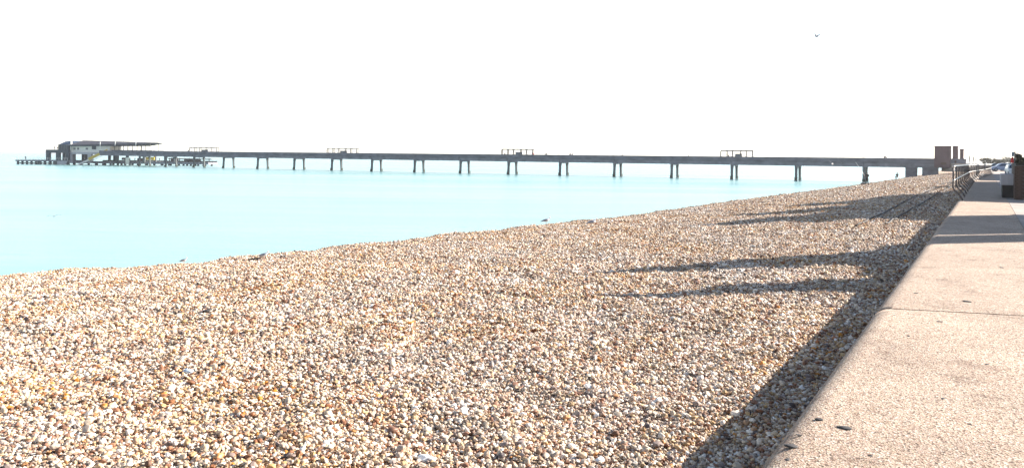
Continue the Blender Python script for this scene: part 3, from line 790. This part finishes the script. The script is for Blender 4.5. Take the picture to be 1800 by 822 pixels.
# ------------------------------------------------------------------ people
def person(loc, rz, top, legs, label, group=None, h=1.72, pose='stand', cat='person'):
    s = h / 1.75
    K = {}
    if pose == 'walk':
        K = dict(kl=(.10, .16, .50), al=(.10, .30, .09), tl=(.10, .44, .03), kr=(-.10, .06, .50), ar=(-.10, -.26, .14), tr=(-.10, -.13, .05),
                 el=(.25, -.12, 1.15), hl=(.24, -.06, .90), er=(-.25, .06, 1.15), hr=(-.24, .22, .95))
    elif pose == 'sit':
        K = dict(kl=(.12, .42, .50), al=(.12, .50, .09), tl=(.12, .68, .04), kr=(-.12, .42, .50), ar=(-.12, .50, .09), tr=(-.12, .68, .04),
                 el=(.24, .05, .70), hl=(.15, .28, .62), er=(-.24, .05, .70), hr=(-.15, .28, .62))
    elif pose == 'rod':
        K = dict(kl=(.13, .04, .50), al=(.16, .0, .09), tl=(.17, .16, .03), kr=(-.13, .0, .50), ar=(-.15, -.03, .09), tr=(-.16, .13, .03),
                 el=(.24, .10, 1.16), hl=(.10, .34, 1.22), er=(-.24, .06, 1.13), hr=(-.06, .30, 1.05))
    else:
        K = dict(kl=(.10, .02, .50), al=(.11, .0, .09), tl=(.12, .16, .03), kr=(-.10, .0, .50), ar=(-.11, -.02, .09), tr=(-.12, .13, .03),
                 el=(.26, -.02, 1.14), hl=(.26, .08, .90), er=(-.26, -.02, 1.14), hr=(-.26, .08, .90))
    dz = -.47 if pose == 'sit' else 0
    J = [('pelvis', (0, 0, .95 + dz), .155), ('waist', (0, .01, 1.10 + dz), .135), ('chest', (0, .0, 1.33 + dz), .165), ('neckb', (0, .0, 1.49 + dz), .07), ('neck', (0, .01, 1.54 + dz), .058),
         ('head', (0, .03, 1.62 + dz), .098), ('crown', (0, .02, 1.70 + dz), .085),
         ('sl', (.19, 0, 1.42 + dz), .07), ('el', K['el'], .05), ('hl', K['hl'], .04), ('sr', (-.19, 0, 1.42 + dz), .07), ('er', K['er'], .05), ('hr', K['hr'], .04),
         ('pl', (.10, 0, .86 + dz), .105), ('kl', K['kl'], .068), ('al', K['al'], .045), ('tl', K['tl'], .04),
         ('pr', (-.10, 0, .86 + dz), .105), ('kr', K['kr'], .068), ('ar', K['ar'], .045), ('tr', K['tr'], .04)]
    names = [j[0] for j in J]
    E = [('pelvis', 'waist'), ('waist', 'chest'), ('chest', 'neckb'), ('neckb', 'neck'), ('neck', 'head'), ('head', 'crown'), ('chest', 'sl'), ('sl', 'el'), ('el', 'hl'),
         ('chest', 'sr'), ('sr', 'er'), ('er', 'hr'), ('pelvis', 'pl'), ('pl', 'kl'), ('kl', 'al'), ('al', 'tl'), ('pelvis', 'pr'), ('pr', 'kr'), ('kr', 'ar'), ('ar', 'tr')]
    me = bpy.data.meshes.new('body'); me.from_pydata([Vector(j[1]) * s for j in J], [(names.index(a), names.index(b)) for a, b in E], [])
    t = bpy.data.objects.new('tmp', me); COL.objects.link(t)
    t.modifiers.new('s', 'SKIN'); sv = me.skin_vertices[0].data
    for i, j in enumerate(J): sv[i].radius = (j[2] * s * (1.15 if j[0] in ('chest', 'pelvis') else 1), j[2] * s * (.75 if j[0] in ('chest', 'waist') else 1)); sv[i].use_root = i == 0
    m2 = t.modifiers.new('u', 'SUBSURF'); m2.levels = 1; m2.render_levels = 1
    dg = bpy.context.evaluated_depsgraph_get(); bm = bpy.data.meshes.new_from_object(t.evaluated_get(dg))
    bpy.data.objects.remove(t)
    bm.materials.clear()
    for m in (top, legs, M['skin'], M['tyre']): bm.materials.append(m)
    for f in bm.polygons:
        c = f.center / s; z = c.z - dz; f.use_smooth = True
        hand = min((c - Vector(K['hl'])).length, (c - Vector(K['hr'])).length)
        if z > 1.515 or hand < .07: f.material_index = 2
        elif min((c - Vector(K['tl'])).length, (c - Vector(K['tr'])).length) < .12: f.material_index = 3
        elif z < .93: f.material_index = 1
        else: f.material_index = 0
    root = empty('person', loc, rz); tag(root, label, cat, group)
    link('body', bm, None, root)
    hb_ = bmesh.new(); bmesh.ops.create_icosphere(hb_, subdivisions=2, radius=.108 * s)
    for v in list(hb_.verts):
        v.co.z *= 1.08
    bmesh.ops.delete(hb_, geom=[v for v in hb_.verts if v.co.z < -.02 and v.co.y > -.02 or v.co.z < -.09 * s], context='VERTS')
    hm = bpy.data.meshes.new('hair'); hb_.to_mesh(hm); hb_.free()
    link('hair', hm, M['hair'], root, (0, .008, (1.672 + dz) * s), smooth=True)
    return root
def cloth(n, c): return mat(n, c, .85, .12, 8)
navy = cloth('navy_cloth', (.03, .035, .06)); blk = cloth('black_cloth', (.02, .02, .022)); red = cloth('red_coat', (.45, .05, .05))
grey = cloth('grey_cloth', (.14, .14, .16)); jean = cloth('denim', (.07, .09, .16)); brown = cloth('brown_cloth', (.14, .09, .06))
PG = 'people on the pier deck'
def on_pier(x, lane=1.6):
    s = sof(x); q = PA + pd * s - pn * lane; return (q.x, q.y, ptop(s) - 1.08)
plist = [(943.5, red, jean, 'walk', 'person in a red coat just right of the middle windbreak on the pier'),
         (966, blk, navy, 'stand', 'lone person in black on the pier right of the person in red'),
         (1008, navy, blk, 'walk', 'left one of the two people walking close together on the pier'),
         (1012, grey, blk, 'walk', 'right one of the two people walking close together on the pier'),
         (1099, navy, jean, 'stand', 'person in a navy coat alone on the pier, right of the walking pair'),
         (1215, blk, blk, 'walk', 'thin dark figure on the pier left of the nearest windbreak'),
         (1285, brown, blk, 'stand', 'person in a brown coat inside the nearest windbreak frame'),
         (894, brown, blk, 'stand', 'person standing inside the middle windbreak frame'),
         (1557, blk, navy, 'stand', 'person in black on the pier deck near the brick buildings'),
         (339, navy, blk, 'stand', 'person beside the farthest windbreak frame on the pier')]
for i, (x, a, b, ps_, lab) in enumerate(plist):
    person(on_pier(x, 2.2), prot + (0.4 * i), a, b, lab, PG, 1.8, ps_)
person(on_pier(1560.5, 2.4), prot + 1.5, grey, blk, 'person in grey leaning close to the one in black near the brick buildings', PG, 1.62, 'stand')
for x, a, lab, h in ((1704.5, blk, 'tallest dark figure standing on the pier approach right of the brick buildings', 2.0),
                  (1711, navy, 'short person in navy on the pier approach between two others', 1.75), (1715.5, grey, 'person in grey on the pier approach, rightmost of three', 1.78)):
    pt = at(x, 283, 178); person((pt.x, pt.y, PROM + 1.35), 1.2, a, blk, lab, 'people on the pier approach', h)
mb = MB(); mb.box(-5.5, 5.5, -3, 3, -1.9, 0); ap = mb.build('approach_ramp', M['pave'], None, (at(1710, 283, 179).x, 179, PROM + 1.35)); tag(ap, 'raised concrete approach behind the railing at the pier entrance', 'ramp')
# head people
pt = hp(40, 281.6); person((pt.x, HZ + 2, pt.z), .4, blk, blk, 'dark figure at the seaward tip of the low landing stage', 'people on the pier head', 1.9)
pt = hp(89, 263.2); person((pt.x, HZ + 3, pt.z), .4, navy, blk, 'left figure on the dark terrace of the pier head', 'people on the pier head', 1.6)
pt = hp(94, 263.2); person((pt.x, HZ + 3, pt.z), .9, brown, blk, 'right figure on the dark terrace of the pier head', 'people on the pier head', 1.5)
# angler on the beach
pt = on_beach(1524, 325.5)
ang = person(pt, -.3, blk, blk, 'angler in black clothes standing at the water edge in front of the pier', None, 1.72, 'rod')
angler_pt = pt
rod = MB(); a = pt + Vector((-.12, .3, 1.15)); b = pt + Vector((-1.0, 1.4, 3.1)); rod.tube([a, a.lerp(b, .5) + Vector((0, 0, .05)), b], [.03, .022, .014], 5)
tag(rod.build('fishing_rod', M['white']), 'thin pale fishing rod held up by the angler', 'fishing rod')
pt = on_beach(1517, 325); bx = MB(); bx.box(-.3, .3, -.15, .15, 0, .28, .03); b_ = bx.build('tackle_box', M['tyre'], None, pt, .3); tag(b_, 'dark tackle box on the shingle left of the angler', 'box')
bx = MB(); bx.tube([(-.2, 0, .28), (-.2, 0, .36), (.2, 0, .36), (.2, 0, .28)], .015, 5); bx.build('handle', M['rim'], b_)
# seated figure by the water farther off
pt = on_beach(1577, 315); person(pt, 2.2, blk, navy, 'person in dark clothes sitting on the shingle ridge under the pier', None, 1.75, 'sit')

# ------------------------------------------------------------------ gulls
def gull(loc, rz, label, flying=False, scale=1.0, bank=0.0, up=.35):
    root = empty('gull', loc, rz); root.scale = (scale,) * 3; root.rotation_euler = (bank, 0, rz)
    tag(root, label, 'gull', 'gulls flying' if flying else 'gulls standing on the shingle')
    if flying:
        rings = [((-.24, 0, .0), .004, .006), ((-.16, 0, 0), .04, .025), ((-.04, 0, 0), .065, .06), ((.08, 0, 0), .06, .06), ((.16, 0, .01), .04, .042), ((.21, 0, .015), .035, .036), ((.25, 0, .012), .02, .02), ((.27, 0, .01), .004, .004)]
        mb = MB(); mb.loft(rings); mb.build('body', M['feather'] if up > .55 else M['feather_backlit'], root)  # darker body colour stands in for being seen against the light
        mb = MB(); mb.loft([((.262, 0, .008), .008, .01), ((.31, 0, .0), .003, .003)], 6); mb.build('beak', M['beak'], root)
        for sg in (1, -1):
            P = [(0.10, .05, .02, .16), (.16, .25, .02 + up * .35, .15), (.10, .48, .02 + up * .42, .10), (-.02, .68, .02 + up * .22, .02)]
            V = []
            for x, y, z, ch in P: V += [(x, sg * y, z + .008), (x - ch, sg * y, z), (x - ch * .5, sg * y, z + .014), (x - ch * .5, sg * y, z - .006)]
            Fs = []
            for i in range(3):
                a = i * 4; b = a + 4
                Fs += [(a, a + 2, b + 2, b), (a + 2, a + 1, b + 1, b + 2), (a, b, b + 3, a + 3), (a + 3, b + 3, b + 1, a + 1)]
            Fs += [(12, 14, 13, 15)]
            mb = MB(); mb.add(V, Fs, True); w_ = mb.build('wing', M['feather_backlit'], root)  # wing colour carries the backlit shade too
            t = MB(); t.tube([(-.0, sg * .64, .02 + up * .25), (-.07, sg * .74, .02 + up * .18)], [.018, .004], 5); t.build('wing_tip', M['black'], w_)
        return root
    H = .20
    rings = [((-.25, 0, H - .05), .012, .006), ((-.17, 0, H - .01), .04, .025), ((-.06, 0, H + .02), .075, .065), ((.05, 0, H + .045), .082, .08), ((.12, 0, H + .075), .06, .07), ((.155, 0, H + .115), .04, .045),
             ((.17, 0, H + .155), .036, .038), ((.195, 0, H + .185), .036, .034), ((.225, 0, H + .18), .022, .02), ((.24, 0, H + .175), .006, .006)]
    mb = MB(); mb.loft(rings, 12); mb.build('body', M['feather'], root)
    mb = MB(); mb.loft([((.235, 0, H + .175), .008, .009), ((.285, 0, H + .16), .004, .006)], 6); mb.build('beak', M['beak'], root)
    for sg in (1, -1):
        mb = MB(); mb.loft([((-.30, sg * .025, H - .03), .006, .01), ((-.2, sg * .045, H + .0), .02, .03), ((-.08, sg * .07, H + .04), .022, .055), ((.04, sg * .078, H + .065), .018, .055), ((.09, sg * .065, H + .08), .006, .02)], 8)
        w_ = mb.build('wing', M['wing'], root)
        t = MB(); t.loft([((-.34, sg * .018, H - .035), .004, .004), ((-.24, sg * .034, H - .018), .014, .016)], 6); t.build('wing_tip', M['black'], w_)
        t = MB(); t.tube([(0.0, sg * .03, H - .02), (.0, sg * .032, .01), (.05, sg * .034, .004)], .008, 5); t.build('leg', M['leg'], root)
    return root
for x, y, rz, s, lab in ((464, 458, -.2, .68, 'gull standing at the shingle edge beside a dark stick'), (960, 393, .1, .95, 'upright gull on the shingle crest, left of the crouching one'),
                  (1041, 396.5, 0.0, .95, 'crouching gull facing right on the shingle, rightmost of those standing')):
    pt = on_beach(x, y); g = gull((pt.x, pt.y, pt.z + .02 - (.08 if x > 1000 else 0)), rz, lab, False, s)
pt = on_beach(323, 464.5); gull((pt.x, pt.y, pt.z), -.3, 'farthest left gull, small and pale on the water edge', False, .55)
pt = on_beach(456, 458); mb = MB(); mb.tube([(pt.x - .3, pt.y - .12, pt.z + .05), (pt.x - .05, pt.y, pt.z + .07), (pt.x + .12, pt.y + .05, pt.z + .13)], [.028, .024, .012], 6)
tag(mb.build('driftwood_stick', M['wood']), 'dark driftwood stick on the shingle left of a gull', 'stick')
pt = at(1435, 64, 62); gull(pt, .5, 'backlit gull, its shade put into the colour, flying highest in the sky at the right', True, 1.05, .2, .5)
pt = at(1245, 141, 95); gull(pt, 1.4, 'faint gull gliding in the sky left of the higher one', True, 1.05, 0, .3)
pt = at(95, 380, 45); gull(pt, -1.2, 'gull gliding low over the water at the left', True, .5, .1, .3)
pt = at(1463, 288, 60); gull(pt, 1.1, 'white gull flying in front of the pier deck', True, 1.0, .15, .6)

# ------------------------------------------------------------------ cars
def car(loc, rz, paint, label, tall=False):
    root = empty('parked_car', loc, rz); tag(root, label, 'car', 'cars parked at the far end of the road')
    L_ = 4.2; hw = .88
    hr = 1.95 if tall else 1.46
    mb = MB()
    low = [(-2.1, .30), (-2.12, .62), (-1.95, .88), (1.25, .92), (1.95, .78), (2.1, .55), (2.08, .28)]
    V = []; n = len(low)
    for sg in (-1, 1):
        V += [(x, sg * (hw - (.06 if z < .4 else .0)), z) for x, z in low]
    Fs = [(i, (i + 1) % n, n + (i + 1) % n, n + i) for i in range(n)] + [tuple(range(n - 1, -1, -1)), tuple(range(n, 2 * n))]
    mb.add(V, Fs)
    cab = [(-1.98, .885), (-1.75, hr - .04), (-1.2, hr), (.35, hr), (.6, hr - .06), (1.22, .925)]
    V = []; n = len(cab)
    for sg in (-1, 1): V += [(x, sg * (hw - .03 if z < 1 else hw - .20), z) for x, z in cab]
    Fs = [(i, (i + 1) % n, n + (i + 1) % n, n + i) for i in range(n)] + [tuple(range(n - 1, -1, -1)), tuple(range(n, 2 * n))]
    mb.add(V, Fs)
    body = mb.build('body', paint, root)
    mb = MB()
    def quad(a, b, c, d, off):
        mb.add([a, b, c, d] + [tuple(Vector(q) + Vector(off)) for q in (a, b, c, d)], [(0, 1, 2, 3), (7, 6, 5, 4), (0, 4, 5, 1), (1, 5, 6, 2), (2, 6, 7, 3), (3, 7, 4, 0)])
    y1 = hw - .04; y2 = hw - .17
    quad((1.17, -y1 + .08, .95), (1.17, y1 - .08, .95), (.64, y2 - .07, hr - .1), (.64, -y2 + .07, hr - .1), (.05, 0, .03)); mb.build('windscreen', M['glass'], body)
    for sg in (-1, 1):
        mb = MB(); quad((-1.7, sg * (y1 + .005), .98), (.95, sg * (y1 + .005), .98), (.45, sg * (y2 + .015), hr - .09), (-1.55, sg * (y2 + .015), hr - .09), (0, sg * .02, 0)); mb.build('side_window', M['glass'], body)
        mb = MB(); mb.box(1.98, 2.08, min(sg * .5, sg * .82), max(sg * .5, sg * .82), .6, .74, .02); mb.build('headlight', M['lamp'], root)
        mb = MB(); mb.box(-2.15, -2.06, min(sg * .58, sg * .84), max(sg * .58, sg * .84), .6, .85, .02); mb.build('tail_light', M['redl'], root)
        for x in (-1.3, 1.35):
            mb = MB(); mb.tube([(x, sg * (hw - .2), .32), (x, sg * (hw + .02), .32)], .32, 16); wv = mb.build('wheel', M['tyre'], root)
            mb = MB(); mb.tube([(x, sg * (hw + .0), .32), (x, sg * (hw + .035), .32)], .2, 10); mb.build('rim', M['rim'], wv)
    mb = MB(); mb.box(2.08, 2.11, -.26, .26, .38, .49); mb.build('number_plate', M['plate'], root)
    return root
pw = mat('white_car_paint', (.72, .73, .76), .3, .03); pb = mat('blue_car_paint', (.22, .28, .42), .3, .05); ps2 = mat('silver_car_paint', (.45, .47, .5), .3, .04); pdk = mat('dark_car_paint', (.03, .035, .045), .3, .05)
RD = PROM - .12
aw = math.atan2(1, MW)
def carat(x, Z, rz, p, lab, tall=False):
    q = at(x, 300, Z); g = PROM + .004 if q.x - MW * Z < 3.6 else RD
    car((q.x, q.y, g), rz, p, lab, tall)
carat(1783.5, 101, aw + math.pi + .1, pw, 'white car facing the camera, partly hidden by the brick wall')
carat(1764, 140, aw + 1.75, pb, 'blue grey car parked behind the white car facing the camera', False)
carat(1777, 150, aw + 1.7, ps2, 'silver car parked behind the blue grey car')
carat(1752, 165, aw + 1.7, pdk, 'dark car at the end of the railing', False)
carat(1793, 170, aw + 1.6, pw, 'white car parked farthest to the right', False)

# sign, parasol, flag
q = at(1784, 284, 90)
t = empty('sign_post', (q.x, q.y, RD)); tag(t, 'dark post with grey blue sign plate beside the red parasol', 'sign')
mb = MB(); mb.tube([(0, 0, 0), (0, 0, at(1784, 266, 90).z - RD)], .07, 8); mb.build('post', M['dark'], t)
mb = MB(); mb.box(-.38, -.1, -.03, .03, at(1784, 275, 90).z - RD, at(1784, 267, 90).z - RD, .01); mb.build('sign_plate', M['sign'], t)
q = at(1779.5, 284, 92)
t = empty('folded_parasol', (q.x, q.y, RD)); tag(t, 'red folded parasol left of the dark sign post', 'parasol')
zt_ = at(1779, 275, 92).z - RD; zb_ = at(1779, 285, 92).z - RD
mb = MB(); mb.tube([(0, 0, zb_ - .1), (0, 0, zb_ + .15), (0, 0, zt_ - .2), (0, 0, zt_)], [.12, .19, .11, .02], 10); mb.build('canopy', M['red'], t)
mb = MB(); mb.tube([(0, 0, 0), (0, 0, zt_ + .08)], .03, 6); mb.build('pole', M['rim'], t)
mb = MB(); mb.box(-.25, .25, -.25, .25, 0, .08, .02); mb.build('base', M['darkbase'], t)
q = at(1787, 284, 91)
t = empty('flag', (q.x, q.y, RD)); tag(t, 'white flag with red edge hanging right of the sign post', 'flag')
mb = MB(); mb.tube([(0, 0, 0), (0, 0, at(1786, 267, 91).z - RD)], .025, 6); mb.build('pole', M['white'], t)
zt_ = at(1786, 268, 91).z - RD
mb = MB(); V = []
for k in range(9):
    a = k / 8; z = zt_ - a * 1.0; wd = .12 + .38 * a
    V += [(0.03, .02 * math.sin(a * 9), z), (.03 + wd, .05 * math.sin(a * 7 + 1), z - .12)]
mb.add(V, [(2 * i, 2 * i + 1, 2 * i + 3, 2 * i + 2) for i in range(8)]); fl = mb.build('cloth', M['white'], t); fl.modifiers.new('s', 'SOLIDIFY').thickness = .01
mb = MB(); V2 = [V[i] for i in range(1, 12, 2)]; mb.tube([Vector(v) + Vector((.02, 0, 0)) for v in V2], .035, 5); mb.build('red_edge', M['red'], t)

# ------------------------------------------------------------------ far trees
def tree(loc, h, rad, label, seed, dens=900):
    rnd = random.Random(seed); root = empty('tree', loc); tag(root, label, 'tree', 'bare looking trees beyond the parked cars')
    mb = MB(); mb.tube([(0, 0, -.2), (.05, 0, h * .3), (0, .05, h * .6)], [.16, .12, .05], 7); mb.build('trunk', M['bark'], root)
    lm = MB()
    for k in range(9):
        a = rnd.random() * 6.28; d = Vector((math.cos(a) * rad * .6, math.sin(a) * rad * .6, h * (.25 + .3 * rnd.random())))
        b0_ = Vector((0, 0, h * (.28 + .25 * rnd.random()))); lm.tube([b0_, b0_ + d * .5 + Vector((0, 0, .1)), b0_ + d], [.06, .04, .015], 5)
    lm.build('limbs', M['bark'], root)
    cl = [(Vector((rnd.uniform(-1, 1) * rad * .7, rnd.uniform(-1, 1) * rad * .7, h * rnd.uniform(.45, .88))), rad * rnd.uniform(.25, .5)) for _ in range(14)]
    V = []; Fs = []
    for _ in range(dens):
        c, r = rnd.choice(cl); v = Vector((rnd.gauss(0, 1), rnd.gauss(0, 1), rnd.gauss(0, .8))).normalized() * r * rnd.random() ** .4
        p_ = c + v; a = Vector((rnd.gauss(0, 1), rnd.gauss(0, 1), rnd.gauss(0, 1))).normalized() * .13; b = a.cross(Vector((rnd.gauss(0, 1), rnd.gauss(0, 1), 1))).normalized() * .09
        n = len(V); V += [p_ - a, p_ + b, p_ + a, p_ - b]; Fs.append((n, n + 1, n + 2, n + 3))
    mb = MB(); mb.v = [tuple(v) for v in V]; mb.f = Fs; mb.sm = [False] * len(Fs)
    me = bpy.data.meshes.new('crown'); me.from_pydata(mb.v, [], Fs); link('crown', me, M['twig'], root)
for i, (x, Z, ytop, rad, lab) in enumerate([(1731, 250, 277, 1.6, 'round bush like tree, leftmost beyond the railing end'), (1745, 250, 277.5, 1.6, 'round bush like tree second from the left'),
        (1757, 270, 278.5, 2.2, 'low brownish tree directly behind the railing end'), (1766, 300, 277, 2.6, 'brownish tree in the middle of the far row'),
        (1775, 300, 274, 3.0, 'tallest brownish tree left of the red parasol'), (1788, 280, 277, 2.6, 'tree behind the sign post at the far end of the row'), (1799, 60, 268.5, .5, 'dark little tree top showing above the brick pier')]):
    q = at(x, 283, Z); tree((q.x, q.y, PROM - .03), at(x, ytop, Z).z - PROM, rad, lab, i + 5, 1400 if Z > 100 else 500)

# ------------------------------------------------------------------ seafront houses on the landward side (they throw the shadows)
def house(Y0, Y1, gables, eave, depth, c, label, wm='render', nst=2):
    """facade along the road at offset c; gables = [(centre Y, half width in Y, apex height above promenade)]"""
    o0 = Vector((line(c, Y0), Y0, PROM)); LL = (Y1 - Y0) / CA
    t = empty('house', o0, WROT); tag(t, label, 'house', 'seafront houses')
    mb = MB(); mb.box(0, depth, 0, LL, 0, eave); wall = mb.build('wall', M[wm], t)
    rf = MB(); e = eave + .004
    rf.add([(-.25, -.0, e), (-.25, LL + .0, e), (depth + .25, LL + .0, e), (depth + .25, -.0, e), (depth / 2, 1.2, e + .9), (depth / 2, LL - 1.2, e + .9)],
           [(0, 1, 5, 4), (1, 2, 5), (2, 3, 4, 5), (3, 0, 4), (0, 3, 2, 1)])
    roof = rf.build('roof', M['tile'], t)
    for gi_, (ya, yb, sh, yc, ap) in enumerate(gables):
        ya, yb, yc = [(v - Y0) / CA for v in (ya, yb, yc)]
        pg = [(ya, eave - .01), (yb, eave - .01), (yb, sh), (yc, ap), (ya, sh)]
        dx = .02 + .015 * gi_
        V = [(-dx, y, z) for y, z in pg] + [(.35 + dx, y, z) for y, z in pg]
        g = MB(); g.add(V, [(0, 1, 2, 3, 4), (9, 8, 7, 6, 5)] + [(i, (i + 1) % 5, 5 + (i + 1) % 5, 5 + i) for i in range(5)]); g.build('gable', M[wm], t)
    ny = max(1, int(LL / 2.6))
    for s_ in range(nst):
        for k in range(ny):
            y = (k + .5) * LL / ny; z = 1.0 + s_ * 3.0
            if s_ == 0 and k == 0:
                m = MB(); m.box(-.05, 0.0, y - .5, y + .5, 0.01, 2.1); dd = m.build('door', M['dark'], t)
                m = MB(); m.box(-.11, -.051, y + .32, y + .4, 1.0, 1.08); m.build('handle', M['rim'], dd); continue
            m = MB(); m.box(-.06, -.002, y - .55, y + .55, z, z + 1.5); fr = m.build('window', M['white'], t)
            for j in (0, 1):
                m = MB(); m.box(-.075, -.062, y - .47, y + .47, z + .08 + j * .7, z + .72 + j * .7); m.build('pane', M['glass'], fr)
    return t
house(17.75, 25.2, [(17.8, 19.05, 7.2, 18.3, 9.8), (19.55, 25.0, 7.2, 24.9, 7.4), (21.1, 23.8, 7.2, 22.0, 10.8)], 5.7, 7, 9.9, 'pale rendered house with two steep gables across the road')
house(33.8, 65, [(35.5, 61, 10.2, 48, 10.4), (36.2, 41.2, 10.3, 38.1, 13.0), (42.6, 48.4, 10.3, 45.3, 13.3), (50.4, 56.5, 10.3, 53, 13.0)], 7.4, 8, 9.9, 'long brick house with three steep gables across the road', 'brick', 2)
house(69.5, 110, [(73, 79, 7.5, 76, 9.5), (88, 94, 7.5, 91, 9.5)], 6.6, 8, 9.9, 'long pale house row beyond the brick house', 'render')

# ------------------------------------------------------------------ sea haze
hzm = bpy.data.materials.new('haze_air'); hzm.use_nodes = True
hn = hzm.node_tree.nodes; hl = hzm.node_tree.links
hn.remove(hn['Principled BSDF']); pv = hn.new('ShaderNodeVolumePrincipled')
pv.inputs['Color'].default_value = (.95, .97, 1.0, 1); pv.inputs['Density'].default_value = .00018; pv.inputs['Anisotropy'].default_value = .45
hl.new(pv.outputs[0], hn['Material Output'].inputs['Volume'])
mb = MB(); mb.box(-31000, 31000, -2500, 31000, -3.0, 22.0)
tag(mb.build('haze', hzm), 'thin pale sea haze over the water', None, None, 'stuff')
